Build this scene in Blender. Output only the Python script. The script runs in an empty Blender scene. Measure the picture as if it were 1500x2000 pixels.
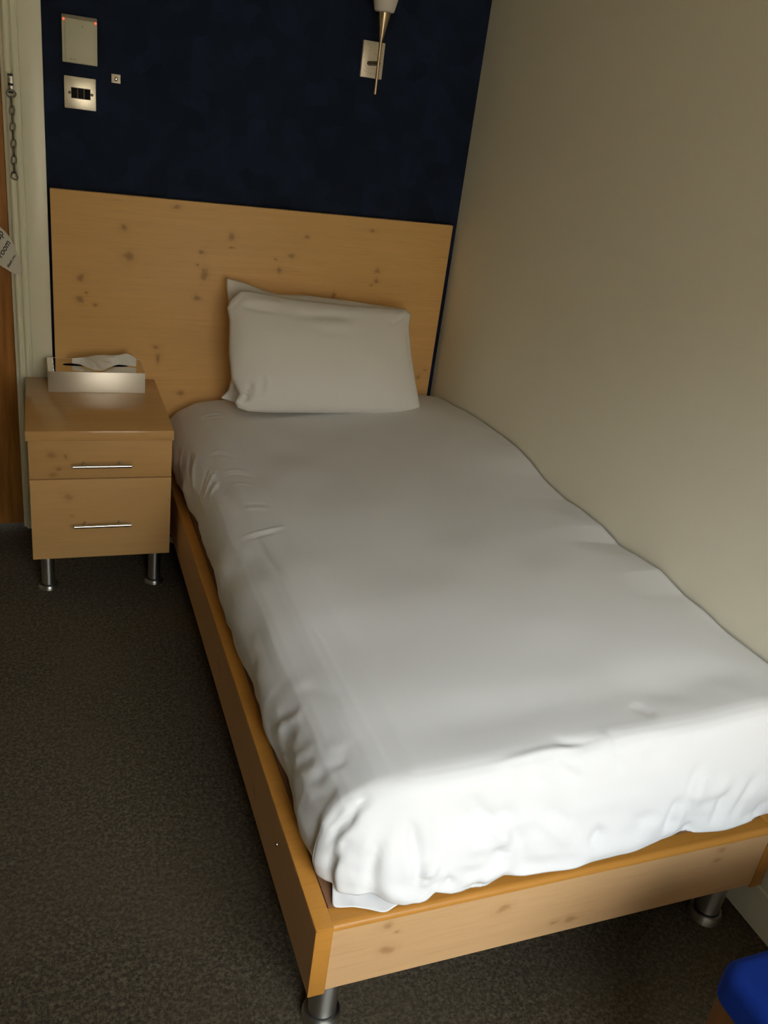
import bpy, bmesh, math, random
import numpy as np
from mathutils import Vector, Matrix
from mathutils.bvhtree import BVHTree

S = bpy.context.scene
COL = S.collection
random.seed(4)

# ---------------------------------------------------------------- camera
CAM_POS = np.array([-1.38556, -2.90495, 1.47063])
CAM_R = np.array([0.93145941, -0.34052416, 0.12816657])
CAM_U = np.array([0.03630438, 0.43748139, 0.89849431])
CAM_F = np.array([0.36202951, 0.83225797, -0.41985868])
FPX = 1685.35
cam = bpy.data.cameras.new('camera')
cam.sensor_fit = 'HORIZONTAL'
cam.sensor_width = 36.0
cam.lens = FPX / 1500 * 36
cam.clip_start = 0.02
camo = bpy.data.objects.new('camera', cam)
COL.objects.link(camo)
m = Matrix.Identity(4)
for i in range(3):
    m[i][0], m[i][1], m[i][2], m[i][3] = CAM_R[i], CAM_U[i], -CAM_F[i], CAM_POS[i]
camo.matrix_world = m
S.camera = camo


def hit(px, py, axis, v):
    """pixel of the photograph -> point on the plane axis = v"""
    d = CAM_F + CAM_R * (px - 750) / FPX - CAM_U * (py - 1000) / FPX
    return CAM_POS + d * (v - CAM_POS[axis]) / d[axis]


# ---------------------------------------------------------------- light: overcast sky through the window
WX0, WX1, WZ0, WZ1, WY = -1.38, -0.10, 0.35, 1.92, -3.42
w = bpy.data.worlds.new('sky')
S.world = w
w.use_nodes = True
nt = w.node_tree
nt.nodes.clear()
out = nt.nodes.new('ShaderNodeOutputWorld')
bg = nt.nodes.new('ShaderNodeBackground')
tc = nt.nodes.new('ShaderNodeTexCoord')
sep = nt.nodes.new('ShaderNodeSeparateXYZ')
# CIE overcast sky: L = Lz (1 + 2 sin(elevation)) / 3, three times darker at the horizon than overhead
nrm_ = nt.nodes.new('ShaderNodeVectorMath')
nrm_.operation = 'NORMALIZE'
lum = nt.nodes.new('ShaderNodeMath')
lum.operation = 'MULTIPLY_ADD'
lum.inputs[1].default_value = 2 / 3
lum.inputs[2].default_value = 1 / 3
gt = nt.nodes.new('ShaderNodeMapRange')
gt.inputs[1].default_value = -0.03
gt.inputs[2].default_value = 0.03
sky = nt.nodes.new('ShaderNodeVectorMath')
sky.operation = 'SCALE'
sky.inputs[0].default_value = (0.87, 0.945, 1.0)
mix = nt.nodes.new('ShaderNodeMix')
mix.data_type = 'RGBA'
mix.inputs['A'].default_value = (0.11, 0.10, 0.085, 1)      # street and houses below the horizon
nt.links.new(tc.outputs['Generated'], nrm_.inputs[0])
nt.links.new(nrm_.outputs[0], sep.inputs[0])
nt.links.new(sep.outputs[2], lum.inputs[0])
nt.links.new(lum.outputs[0], sky.inputs['Scale'])
nt.links.new(sep.outputs[2], gt.inputs[0])
nt.links.new(gt.outputs[0], mix.inputs['Factor'])
nt.links.new(sky.outputs[0], mix.inputs['B'])
nt.links.new(mix.outputs['Result'], bg.inputs['Color'])
bg.inputs['Strength'].default_value = 30.5
nt.links.new(bg.outputs[0], out.inputs[0])

pl = bpy.data.lights.new('window_portal', 'AREA')
pl.shape = 'RECTANGLE'
pl.size, pl.size_y = WX1 - WX0, WZ1 - WZ0
pl.cycles.is_portal = True
plo = bpy.data.objects.new('window_portal', pl)
COL.objects.link(plo)
plo.location = ((WX0 + WX1) / 2, WY - 0.17, (WZ0 + WZ1) / 2)
plo.rotation_euler = (math.pi / 2, 0, 0)        # -Z axis looks towards +Y (into the room)

S.view_settings.view_transform = 'Standard'
S.view_settings.look = 'None'
S.view_settings.gamma = 1.0
S.view_settings.use_curve_mapping = False
S.view_settings.exposure = 0.0
S.cycles.max_bounces = 12
S.cycles.diffuse_bounces = 8
S.cycles.glossy_bounces = 6


# ---------------------------------------------------------------- materials
def new_mat(name):
    mt = bpy.data.materials.new(name)
    mt.use_nodes = True
    t = mt.node_tree
    return mt, t, t.nodes['Principled BSDF']


def N(t, typ, **kw):
    n = t.nodes.new(typ)
    for k, v in kw.items():
        if k.startswith('i_'):
            key = k[2:]
            n.inputs[int(key) if key.isdigit() else key].default_value = v
        else:
            setattr(n, k, v)
    return n


def bump(t, b, src, strength, dist):
    bp = N(t, 'ShaderNodeBump', i_Strength=strength, i_Distance=dist)
    t.links.new(src, bp.inputs['Height'])
    t.links.new(bp.outputs[0], b.inputs['Normal'])
    return bp


def mixc(t, fac, a, bcol, blend='MIX'):
    mx = N(t, 'ShaderNodeMix', data_type='RGBA', blend_type=blend)
    if hasattr(fac, 'links'):
        t.links.new(fac, mx.inputs['Factor'])
    else:
        mx.inputs['Factor'].default_value = fac
    for key, c in (('A', a), ('B', bcol)):
        if hasattr(c, 'links'):
            t.links.new(c, mx.inputs[key])
        else:
            mx.inputs[key].default_value = (*c, 1)
    return mx.outputs['Result']


def noise(t, vec, scale, detail=4, rough=.55, vscale=None):
    if vscale:
        mp = N(t, 'ShaderNodeMapping')
        mp.inputs['Scale'].default_value = vscale
        t.links.new(vec, mp.inputs[0])
        vec = mp.outputs[0]
    n = N(t, 'ShaderNodeTexNoise', i_Scale=scale, i_Detail=detail, i_Roughness=rough)
    t.links.new(vec, n.inputs['Vector'])
    return n.outputs['Fac']


def ramp(t, src, a, b, lo=0.0, hi=1.0):
    r = N(t, 'ShaderNodeMapRange', interpolation_type='SMOOTHSTEP')
    for i, v in enumerate((a, b, lo, hi)):
        r.inputs[i + 1].default_value = v
    t.links.new(src, r.inputs[0])
    return r.outputs[0]


def geo_pos(t):
    return N(t, 'ShaderNodeNewGeometry').outputs['Position']


def plain(name, col, rough=.5, metal=0.0, bscale=None, bstr=.1, bdist=.001, var=0.0):
    mt, t, b = new_mat(name)
    b.inputs['Base Color'].default_value = (*col, 1)
    b.inputs['Roughness'].default_value = rough
    b.inputs['Metallic'].default_value = metal
    if bscale or var:
        p = geo_pos(t)
        n = noise(t, p, bscale or 30)
        if bscale:
            bump(t, b, n, bstr, bdist)
        if var:
            c = mixc(t, ramp(t, n, .3, .7), [v * (1 - var) for v in col], [min(1, v * (1 + var)) for v in col])
            t.links.new(c, b.inputs['Base Color'])
    return mt


def pine(name, base, dark, knots=(), plane='xz', rough=.42, streak=.35, grain_dir='x', spec=.25):
    """knotty pine laminate; knots = (u, v, ru, rv) in metres in the given plane"""
    mt, t, b = new_mat(name)
    p = geo_pos(t)
    sc = {'x': (1.2, 18, 26), 'y': (18, 1.2, 26), 'z': (22, 22, 1.2)}[grain_dir]
    g1 = noise(t, p, 2.2, 5, .6, sc)
    g2 = noise(t, p, 9.0, 3, .6, sc)
    broad = noise(t, p, 3.0, 2, .5, tuple(min(3.0, v / 5 + .25) for v in sc))
    c = mixc(t, ramp(t, g1, .3, .75), base, [base[i] * (1 - streak * .35) + dark[i] * streak * .35 for i in range(3)])
    c = mixc(t, ramp(t, broad, .35, .7, 0, .5), c, [base[i] * .88 for i in range(3)])
    c = mixc(t, ramp(t, g2, .5, .85, 0, .28), c, dark)
    if knots:
        wob = N(t, 'ShaderNodeTexNoise', i_Scale=34.0, i_Detail=3.0)
        t.links.new(p, wob.inputs['Vector'])
        sub = N(t, 'ShaderNodeVectorMath', operation='SUBTRACT')
        sub.inputs[1].default_value = (.5, .5, .5)
        t.links.new(wob.outputs['Color'], sub.inputs[0])
        scl = N(t, 'ShaderNodeVectorMath', operation='SCALE')
        scl.inputs['Scale'].default_value = .026
        t.links.new(sub.outputs[0], scl.inputs[0])
        add = N(t, 'ShaderNodeVectorMath', operation='ADD')
        t.links.new(p, add.inputs[0])
        t.links.new(scl.outputs[0], add.inputs[1])
        acc = None
        for (u, v, ru, rv) in knots:
            s2 = N(t, 'ShaderNodeVectorMath', operation='SUBTRACT')
            s2.inputs[1].default_value = {'xz': (u, 0, v), 'xy': (u, v, 0), 'yz': (0, u, v)}[plane]
            t.links.new(add.outputs[0], s2.inputs[0])
            m2 = N(t, 'ShaderNodeVectorMath', operation='MULTIPLY')
            m2.inputs[1].default_value = {'xz': (1 / ru, 0, 1 / rv), 'xy': (1 / ru, 1 / rv, 0), 'yz': (0, 1 / ru, 1 / rv)}[plane]
            t.links.new(s2.outputs[0], m2.inputs[0])
            ln = N(t, 'ShaderNodeVectorMath', operation='LENGTH')
            t.links.new(m2.outputs[0], ln.inputs[0])
            core = ramp(t, ln.outputs['Value'], .15, 1.25, .66, 0)
            halo = ramp(t, ln.outputs['Value'], .8, 2.2, .12, 0)
            for sgn in (core, halo):
                if acc is None:
                    acc = sgn
                else:
                    mx = N(t, 'ShaderNodeMath', operation='MAXIMUM')
                    t.links.new(acc, mx.inputs[0])
                    t.links.new(sgn, mx.inputs[1])
                    acc = mx.outputs[0]
        c = mixc(t, acc, c, dark)
    t.links.new(c, b.inputs['Base Color'])
    b.inputs['Roughness'].default_value = rough
    b.inputs['Specular IOR Level'].default_value = spec
    bump(t, b, g2, .04, .0006)
    return mt


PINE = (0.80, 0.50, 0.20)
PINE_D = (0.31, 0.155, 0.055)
M = {}
M['cream'] = plain('cream_wall_paint', (0.82, 0.785, 0.64), .75, 0, 60, .12, .0012)
M['ceiling'] = plain('ceiling_paint', (0.76, 0.73, 0.61), .85, 0, 50, .1, .001)
M['gloss'] = plain('white_gloss_paint', (0.84, 0.85, 0.70), .28, 0, 25, .06, .001)
M['sheet'] = plain('white_cotton', (0.76, 0.76, 0.755), .85, 0, 900, .15, .0004)
M['pillow'] = plain('pillowcase_cotton', (0.77, 0.765, 0.745), .88, 0, 700, .2, .0005)
M['mattress'] = plain('mattress_ticking', (0.72, 0.70, 0.66), .9)
M['base'] = plain('brown_base_fabric', (0.20, 0.095, 0.045), .95, 0, 500, .4, .001, .25)
M['lip'] = pine('orange_pine_lipping', (0.50, 0.225, 0.04), (0.22, 0.085, 0.015), rough=.33, grain_dir='x')
M['steel'] = plain('brushed_steel', (0.52, 0.51, 0.47), .26, 1.0)
_st = M['steel'].node_tree
_sb = _st.nodes['Principled BSDF']
_sb.inputs['Roughness'].default_value = .38
_sb.inputs['Anisotropic'].default_value = .8
_sb.inputs['Anisotropic Rotation'].default_value = .25
_st.links.new(N(_st, 'ShaderNodeTangent', direction_type='RADIAL', axis='Z').outputs[0], _sb.inputs['Tangent'])
M['chain'] = plain('dull_chain_steel', (0.17, 0.165, 0.13), .35, 1.0)
M['dark_rubber'] = plain('dark_rubber', (0.015, 0.015, 0.014), .6)
M['chrome'] = plain('polished_steel', (0.72, 0.70, 0.66), .16, 1.0)
M['black'] = plain('black_plastic', (0.006, 0.006, 0.006), .6)
M['black'].node_tree.nodes['Principled BSDF'].inputs['Specular IOR Level'].default_value = .15
M['grey_plastic'] = plain('grey_green_plastic', (0.62, 0.62, 0.47), .45)
M['grey_dark'] = plain('grey_plastic_cap', (0.24, 0.21, 0.16), .45)
M['ink'] = plain('print_ink', (0.03, 0.028, 0.025), .6)
M['paper'] = plain('white_card', (0.66, 0.65, 0.58), .6)
M['tissue'] = plain('tissue_paper', (0.78, 0.78, 0.74), .95, 0, 300, .2, .0006)
M['shade'] = plain('frosted_glass', (0.74, 0.72, 0.66), .5)
M['blue'] = plain('blue_upholstery', (0.0055, 0.023, 0.175), .95, 0, 1200, .5, .0008, .25)
M['blue'].node_tree.nodes['Principled BSDF'].inputs['Specular IOR Level'].default_value = .08
M['upvc'] = plain('white_window_frame', (0.8, 0.8, 0.78), .35)

# carpet
mt, t, b = new_mat('brown_grey_carpet')
p = geo_pos(t)
n1 = noise(t, p, 130, 6, .85)
n2 = noise(t, p, 70, 4, .75)
n3 = noise(t, p, 4, 3, .6)
c = mixc(t, ramp(t, n1, .36, .66), (0.028, 0.023, 0.0135), (0.195, 0.160, 0.108))
c = mixc(t, ramp(t, n2, .42, .62, 0, .65), c, (0.056, 0.043, 0.027))
c = mixc(t, ramp(t, n3, .35, .7, 0, .35), c, (0.105, 0.082, 0.052))
t.links.new(c, b.inputs['Base Color'])
b.inputs['Roughness'].default_value = .98
b.inputs['Specular IOR Level'].default_value = .1
bump(t, b, n1, .9, .004)
M['carpet'] = mt

# navy wallpaper with a patchwork of faint squares
mt, t, b = new_mat('navy_patchwork_wallpaper')
p = geo_pos(t)
sep_ = N(t, 'ShaderNodeSeparateXYZ')
cmb = N(t, 'ShaderNodeCombineXYZ')
t.links.new(p, sep_.inputs[0])
t.links.new(sep_.outputs[0], cmb.inputs[0])
t.links.new(sep_.outputs[2], cmb.inputs[1])
vo = N(t, 'ShaderNodeTexVoronoi', distance='CHEBYCHEV', voronoi_dimensions='2D', i_Scale=17.0, i_Randomness=.75)
t.links.new(cmb.outputs[0], vo.inputs['Vector'])
vo2 = N(t, 'ShaderNodeTexVoronoi', distance='CHEBYCHEV', voronoi_dimensions='2D', i_Scale=33.0, i_Randomness=.8)
t.links.new(cmb.outputs[0], vo2.inputs['Vector'])
s1 = N(t, 'ShaderNodeSeparateXYZ')
t.links.new(vo.outputs['Color'], s1.inputs[0])
s2 = N(t, 'ShaderNodeSeparateXYZ')
t.links.new(vo2.outputs['Color'], s2.inputs[0])
fine = noise(t, p, 420, 3, .7)
c = mixc(t, s1.outputs[0], (0.0042, 0.0100, 0.026), (0.0112, 0.0215, 0.054))
c = mixc(t, ramp(t, s2.outputs[1], .2, 1, 0, .5), c, (0.0060, 0.0120, 0.030))
c = mixc(t, ramp(t, fine, .4, .75, 0, .3), c, (0.018, 0.029, 0.060))
t.links.new(c, b.inputs['Base Color'])
b.inputs['Roughness'].default_value = .8
b.inputs['Specular IOR Level'].default_value = .2
bump(t, b, fine, .35, .001)
M['navy'] = mt

# polished top of the tissue box, brushed steel front
M['mirror'] = plain('mirror_polished_steel', (0.72, 0.68, 0.58), .07, 1.0)
mt, t, b = new_mat('brushed_box_steel')
p = geo_pos(t)
br = noise(t, p, 30, 3, .6, (1, 1, 40))
b.inputs['Base Color'].default_value = (0.80, 0.77, 0.68, 1)
b.inputs['Metallic'].default_value = 1
b.inputs['Roughness'].default_value = .46
b.inputs['Anisotropic'].default_value = .75
tg = N(t, 'ShaderNodeTangent', direction_type='RADIAL', axis='X')
t.links.new(tg.outputs[0], b.inputs['Tangent'])
bump(t, b, br, .03, .0004)
M['brushed'] = mt

mt, t, b = new_mat('worn_satin_metal')
p = geo_pos(t)
sp = noise(t, p, 160, 4, .7)
c = mixc(t, ramp(t, sp, .52, .74), (0.80, 0.74, 0.60), (0.42, 0.35, 0.24))
t.links.new(c, b.inputs['Base Color'])
b.inputs['Metallic'].default_value = .35
b.inputs['Roughness'].default_value = .4
M['satin'] = mt
M['bronze'] = plain('satin_bronze_metal', (0.58, 0.47, 0.30), .28, 1.0)
M['dark_bronze'] = plain('dark_bronze_metal', (0.10, 0.085, 0.055), .3, 1.0)
M['cream_metal'] = plain('cream_switch_plate', (0.93, 0.88, 0.72), .34, .75, 40, .05, .0008, .04)

mt, t, b = new_mat('window_glass')
t.nodes.remove(b)
gl = N(t, 'ShaderNodeBsdfGlossy', i_Roughness=.02)
tr = N(t, 'ShaderNodeBsdfTransparent')
fr = N(t, 'ShaderNodeFresnel', i_IOR=1.45)
ms = N(t, 'ShaderNodeMixShader')
t.links.new(fr.outputs[0], ms.inputs[0])
t.links.new(tr.outputs[0], ms.inputs[1])
t.links.new(gl.outputs[0], ms.inputs[2])
t.links.new(ms.outputs[0], t.nodes['Material Output'].inputs[0])
M['glass'] = mt

mt, t, b = new_mat('red_indicator_light')
b.inputs['Base Color'].default_value = (0.8, 0.1, 0.04, 1)
b.inputs['Emission Color'].default_value = (1.0, 0.10, 0.03, 1)
b.inputs['Emission Strength'].default_value = 1.6
M['led'] = mt

mt, t, b = new_mat('varnished_door_wood')
p = geo_pos(t)
g = noise(t, p, 5, 5, .6, (9, 9, .6))
c = mixc(t, ramp(t, g, .3, .75), (0.46, 0.215, 0.055), (0.27, 0.11, 0.024))
t.links.new(c, b.inputs['Base Color'])
b.inputs['Roughness'].default_value = .5
b.inputs['Specular IOR Level'].default_value = .2
M['door'] = mt
mt, t, b = new_mat('chair_wood')
p = geo_pos(t)
g = noise(t, p, 6, 4, .6, (10, 10, .8))
c = mixc(t, ramp(t, g, .3, .75), (0.115, 0.045, 0.009), (0.065, 0.024, 0.004))
t.links.new(c, b.inputs['Base Color'])
b.inputs['Roughness'].default_value = .4
M['chair_wood'] = mt


# ---------------------------------------------------------------- object helpers
def origin(o):
    v = Vector((0, 0, 0))
    while o is not None:
        v += o.location
        o = o.parent
    return v


def link(name, me, mat=None, parent=None):
    if mat is not None and not me.materials:
        me.materials.append(M[mat] if isinstance(mat, str) else mat)
    o = bpy.data.objects.new(name, me)
    COL.objects.link(o)
    if parent is not None:
        me.transform(Matrix.Translation(-origin(parent)))
        o.parent = parent
    return o


def tag(o, label, cat, group=None):
    o['label'] = label
    o['category'] = cat
    if group:
        o['group'] = group
    return o


def struct(o, label=None):
    o['kind'] = 'structure'
    if label:
        o['label'] = label
    return o


def thing(name, loc, label, cat, group=None):
    o = bpy.data.objects.new(name, None)
    o.empty_display_size = .05
    COL.objects.link(o)
    o.location = loc
    return tag(o, label, cat, group)


def bm_mesh(bm, name='mesh', smooth=False, angle=None):
    me = bpy.data.meshes.new(name)
    bm.to_mesh(me)
    bm.free()
    if smooth:
        me.polygons.foreach_set('use_smooth', [True] * len(me.polygons))
        if angle:
            me.set_sharp_from_angle(angle=math.radians(angle))
    return me


def add_box(bm, x0, x1, y0, y1, z0, z1, bev=0.0, seg=2):
    r = bmesh.ops.create_cube(bm, size=1)
    for v in r['verts']:
        v.co = Vector((x0 + (v.co.x + .5) * (x1 - x0), y0 + (v.co.y + .5) * (y1 - y0), z0 + (v.co.z + .5) * (z1 - z0)))
    if bev > 0:
        es = list({e for v in r['verts'] for e in v.link_edges})
        bmesh.ops.bevel(bm, geom=es, offset=bev, segments=seg, profile=.5, affect='EDGES')


def box(name, x0, x1, y0, y1, z0, z1, mat, parent=None, bev=0.0, seg=2):
    bm = bmesh.new()
    add_box(bm, x0, x1, y0, y1, z0, z1, bev, seg)
    return link(name, bm_mesh(bm, name, bev > 0, 40), mat, parent)


def boxes(name, lst, mat, parent=None, bev=0.0):
    bm = bmesh.new()
    for q in lst:
        add_box(bm, *q, bev)
    return link(name, bm_mesh(bm, name, bev > 0, 40), mat, parent)


def lathe(name, prof, c, mat, parent=None, axis=(0, 0, 1), seg=32, ang=35):
    """prof = [(radius, height)...] turned about axis through c"""
    bm = bmesh.new()
    q = Vector((0, 0, 1)).rotation_difference(Vector(axis))
    rings = []
    for (r, h) in prof:
        if r < 1e-6:
            rings.append([bm.verts.new(Vector(c) + q @ Vector((0, 0, h)))])
        else:
            rings.append([bm.verts.new(Vector(c) + q @ Vector((r * math.cos(a), r * math.sin(a), h)))
                          for a in [2 * math.pi * k / seg for k in range(seg)]])
    for a, b_ in zip(rings, rings[1:]):
        for k in range(seg):
            k2 = (k + 1) % seg
            if len(a) == 1 and len(b_) == 1:
                continue
            if len(a) == 1:
                bm.faces.new((a[0], b_[k], b_[k2]))
            elif len(b_) == 1:
                bm.faces.new((a[k], a[k2], b_[0]))
            else:
                bm.faces.new((a[k], a[k2], b_[k2], b_[k]))
    bmesh.ops.recalc_face_normals(bm, faces=bm.faces)
    return link(name, bm_mesh(bm, name, True, ang), mat, parent)


def tube(name, pts, r, mat, parent=None, closed=False, seg=10):
    bm = bmesh.new()
    P = [Vector(q) for q in pts]
    n = len(P)
    rings = []
    up = None
    for i in range(n):
        if closed:
            d = (P[(i + 1) % n] - P[i - 1]).normalized()
        else:
            d = (P[min(i + 1, n - 1)] - P[max(i - 1, 0)]).normalized()
        if up is None:
            up = d.orthogonal().normalized()
        up = (up - d * up.dot(d)).normalized()
        s = d.cross(up)
        rings.append([bm.verts.new(P[i] + (up * math.cos(a) + s * math.sin(a)) * r) for a in [2 * math.pi * k / seg for k in range(seg)]])
    rng = range(n) if closed else range(n - 1)
    for i in rng:
        A, B = rings[i], rings[(i + 1) % n]
        for k in range(seg):
            bm.faces.new((A[k], A[(k + 1) % seg], B[(k + 1) % seg], B[k]))
    if not closed:
        bm.faces.new(rings[0])
        bm.faces.new(rings[-1])
    bmesh.ops.recalc_face_normals(bm, faces=bm.faces)
    return link(name, bm_mesh(bm, name, True, 50), mat, parent)


def extrude_profile(name, prof, axis, a0, a1, mat, parent=None):
    """closed 2-D profile [(p, q)] swept along axis: 'z' -> (p,q)=(x,y); 'y' -> (x,z)"""
    bm = bmesh.new()
    f = {'z': lambda p_, q_, a: (p_, q_, a), 'y': lambda p_, q_, a: (p_, a, q_), 'x': lambda p_, q_, a: (a, p_, q_)}[axis]
    A = [bm.verts.new(f(p_, q_, a0)) for p_, q_ in prof]
    B = [bm.verts.new(f(p_, q_, a1)) for p_, q_ in prof]
    k = len(prof)
    for i in range(k):
        bm.faces.new((A[i], A[(i + 1) % k], B[(i + 1) % k], B[i]))
    bm.faces.new(A)
    bm.faces.new(B)
    bmesh.ops.recalc_face_normals(bm, faces=bm.faces)
    return link(name, bm_mesh(bm, name, True, 30), mat, parent)


def grid_mesh(name, V, mat, parent=None, smooth=True, flip=False):
    """V: (n, m, 3) array"""
    n, m_ = V.shape[:2]
    idx = np.arange(n * m_).reshape(n, m_)
    F = np.stack([idx[:-1, :-1], idx[1:, :-1], idx[1:, 1:], idx[:-1, 1:]], -1).reshape(-1, 4)
    if flip:
        F = F[:, ::-1]
    me = bpy.data.meshes.new(name)
    me.from_pydata(V.reshape(-1, 3).tolist(), [], F.tolist())
    me.polygons.foreach_set('use_smooth', [smooth] * len(me.polygons))
    return link(name, me, mat, parent), F


# ---------------------------------------------------------------- the room
CEIL = 2.42
LEFT = -2.75
XDOOR = -1.466
struct(box('floor', LEFT, 0.0, WY, 0.10, -.05, 0, 'carpet'), 'dark brown grey speckled carpet')
struct(box('ceiling', LEFT, 0.0, WY, 0.10, CEIL, CEIL + .05, 'ceiling'), 'off white ceiling')
struct(box('wall_right', 0.0, .1, WY, 0.10, 0, CEIL, 'cream'), 'plain cream painted wall beside the bed')
struct(box('wall_back', -1.3545, 0.0, 0.0, .10, 0, CEIL, 'navy'), 'navy blue patchwork wallpaper above the headboard')
struct(boxes('wall_doorway', [(LEFT, -2.31, 0, .1, 0, CEIL), (-2.31, -1.3545, 0, .1, 2.09, CEIL)], 'cream'), 'cream wall around the bedroom door')
struct(box('wall_left', LEFT - .1, LEFT, WY, .10, 0, CEIL, 'cream'), 'cream wall on the far side of the room')
struct(boxes('wall_front', [(LEFT, WX0, WY - .2, WY, 0, CEIL), (WX1, 0, WY - .2, WY, 0, CEIL),
                            (WX0, WX1, WY - .2, WY, 0, WZ0), (WX0, WX1, WY - .2, WY, WZ1, CEIL)], 'cream'), 'cream wall with the window')
win = struct(boxes('window_1', [(WX0, WX0 + .05, WY - .15, WY - .09, WZ0, WZ1), (WX1 - .05, WX1, WY - .15, WY - .09, WZ0, WZ1),
                                (WX0 + .05, WX1 - .05, WY - .15, WY - .09, WZ0, WZ0 + .05), (WX0 + .05, WX1 - .05, WY - .15, WY - .09, WZ1 - .05, WZ1),
                                ((WX0 + WX1) / 2 - .025, (WX0 + WX1) / 2 + .025, WY - .15, WY - .09, WZ0 + .05, WZ1 - .05)], 'upvc'), 'white framed window')
xm = (WX0 + WX1) / 2
box('pane', WX0 + .05, xm - .025, WY - .123, WY - .117, WZ0 + .05, WZ1 - .05, 'glass', win)
box('pane', xm + .025, WX1 - .05, WY - .123, WY - .117, WZ0 + .05, WZ1 - .05, 'glass', win)
box('window_sill', WX0, WX1, WY - .09, WY + .02, WZ0 - .0, WZ0 + .02, 'upvc', win)

# unseen house front added across the street to block the low sky
struct(box('wall_sky_blocker', -16, 14, -11.5, -10.5, -4.0, 4.1, plain('brown_blocker_brick', (0.38, 0.305, 0.225), .9, 0, 9, .4, .01, .2)), 'added brick front outside the window, blocking the low sky')

# skirting board: plain face, small ledge, moulded upper strip
struct(extrude_profile('baseboard_right', [(-.0, 0), (-.019, 0), (-.019, .090), (-.0175, .094), (-.012, .096), (-.012, .101), (-.0135, .104), (-.0125, .112), (-.008, .122), (-.005, .134), (-.0, .137)],
                       'y', WY, -.0, 'gloss'), 'white painted skirting board along the bed wall')

# door leaf, moulded door frame, flat white board
door = struct(box('door_1', -2.26, XDOOR - .001, .022, .062, .006, 2.03, 'door', bev=.002), 'varnished brown wooden door')
hx, hz = -1.555, 1.02
lathe('door_handle', [(0, 0), (.026, 0), (.026, .008), (.010, .010), (.010, .045), (.012, .047), (.012, .060), (0, .061)], (hx, .022, hz), 'steel', door, axis=(0, -1, 0))
tube('handle_lever', [(hx, -.034, hz), (hx - .03, -.036, hz), (hx - .10, -.036, hz - .002)], .008, 'steel', door)
prof = [(-1.466, .10), (-1.466, .010), (-1.462, .006), (-1.4575, .004), (-1.4565, -.006), (-1.453, -.0105), (-1.449, -.012), (-1.445, -.0105),
        (-1.4425, -.005), (-1.441, -.0035), (-1.4385, -.005), (-1.437, -.012), (-1.433, -.0165), (-1.428, -.017), (-1.424, -.0145), (-1.4215, -.009),
        (-1.4195, -.0065), (-1.4175, -.0075), (-1.4165, -.0095), (-1.4165, .10)]
struct(extrude_profile('trim_1', prof, 'z', 0, 2.09, 'gloss'), 'white moulded door frame')
struct(box('trim_2', -1.4163, -1.3555, -.010, .10, 0, 2.09, 'gloss', bev=.0012), 'flat white painted board between door frame and headboard')
struct(box('trim_3', -2.31, -1.4165, -.010, .10, 2.03, 2.09, 'gloss', bev=.002), 'white painted board over the door')
struct(box('trim_4', -2.31, -2.262, -.010, .10, 0, 2.03, 'gloss', bev=.002), 'white painted door post on the handle side')

# ---------------------------------------------------------------- headboard panel
def kn(px, py, rw, rh, axis, v, plane='xz'):
    q = hit(px, py, axis, v)
    return {'xz': (q[0], q[2]), 'yz': (q[1], q[2]), 'xy': (q[0], q[1])}[plane] + (rw, rh)


HBY = -.0297
hbk = [kn(a, b_, rw, rh, 1, HBY) for a, b_, rw, rh in [
    (251, 502, .020, .018), (158, 541, .018, .014), (156, 585, .017, .013), (187, 594, .011, .008), (168, 573, .007, .006), (242, 446, .014, .012), (345, 406, .016, .008),
    (399, 537, .013, .024), (395, 494, .011, .011), (386, 517, .007, .007), (384, 581, .014, .011), (453, 463, .015, .014), (452, 485, .011, .004),
    (546, 529, .013, .010), (570, 500, .016, .009), (539, 507, .007, .005), (600, 464, .010, .010), (728, 451, .014, .007), (737, 529, .013, .011), (735, 549, .011, .011), (724, 557, .007, .006),
    (652, 577, .011, .016), (817, 737, .009, .010), (830, 722, .009, .007), (308, 700, .010, .018), (305, 678, .013, .010), (352, 768, .016, .011)]]
M['pine_head'] = pine('pine_headboard', PINE, PINE_D, hbk, 'xz')
hb = tag(box('headboard', -1.3477, -.027, HBY, -.008, .10, 1.1333, 'pine_head', bev=.0015),
         'wide knotty pine headboard panel fixed to the navy wall', 'headboard')

# ---------------------------------------------------------------- bed frame
BX0, BX1, BL = -1.0167, -.0465, 2.0257
ZT, ZB, TH = .2916, .1366, .030
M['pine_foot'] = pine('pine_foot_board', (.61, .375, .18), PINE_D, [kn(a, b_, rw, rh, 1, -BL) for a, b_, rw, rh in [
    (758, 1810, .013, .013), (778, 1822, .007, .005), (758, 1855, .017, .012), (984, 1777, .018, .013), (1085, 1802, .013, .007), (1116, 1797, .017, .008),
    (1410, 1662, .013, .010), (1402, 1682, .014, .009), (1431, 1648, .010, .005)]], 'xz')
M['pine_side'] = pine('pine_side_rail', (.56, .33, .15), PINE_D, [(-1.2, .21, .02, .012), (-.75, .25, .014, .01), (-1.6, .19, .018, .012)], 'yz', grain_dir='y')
bed = thing('single_bed', ((BX0 + BX1) / 2, -BL / 2, 0), 'single pine bed frame on short steel legs below the white bedding', 'bed')
for sx in (0, 1):
    xa, xb = (BX0, BX0 + TH) if sx == 0 else (BX1 - TH, BX1)
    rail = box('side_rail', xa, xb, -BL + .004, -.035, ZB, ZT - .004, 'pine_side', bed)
    box('edge_lipping', xa, xb, -BL, -.035, ZT - .004, ZT, 'lip', rail, bev=.0018, seg=2)
    # rounded solid end piece of the rail, seen from the foot of the bed
    bm = bmesh.new()
    add_box(bm, xa, xb, -BL, -BL + .004, ZB - .004, ZT - .004, .0012, 2)
    link('end_lipping', bm_mesh(bm, 'end', True, 40), 'lip', rail)
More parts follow.
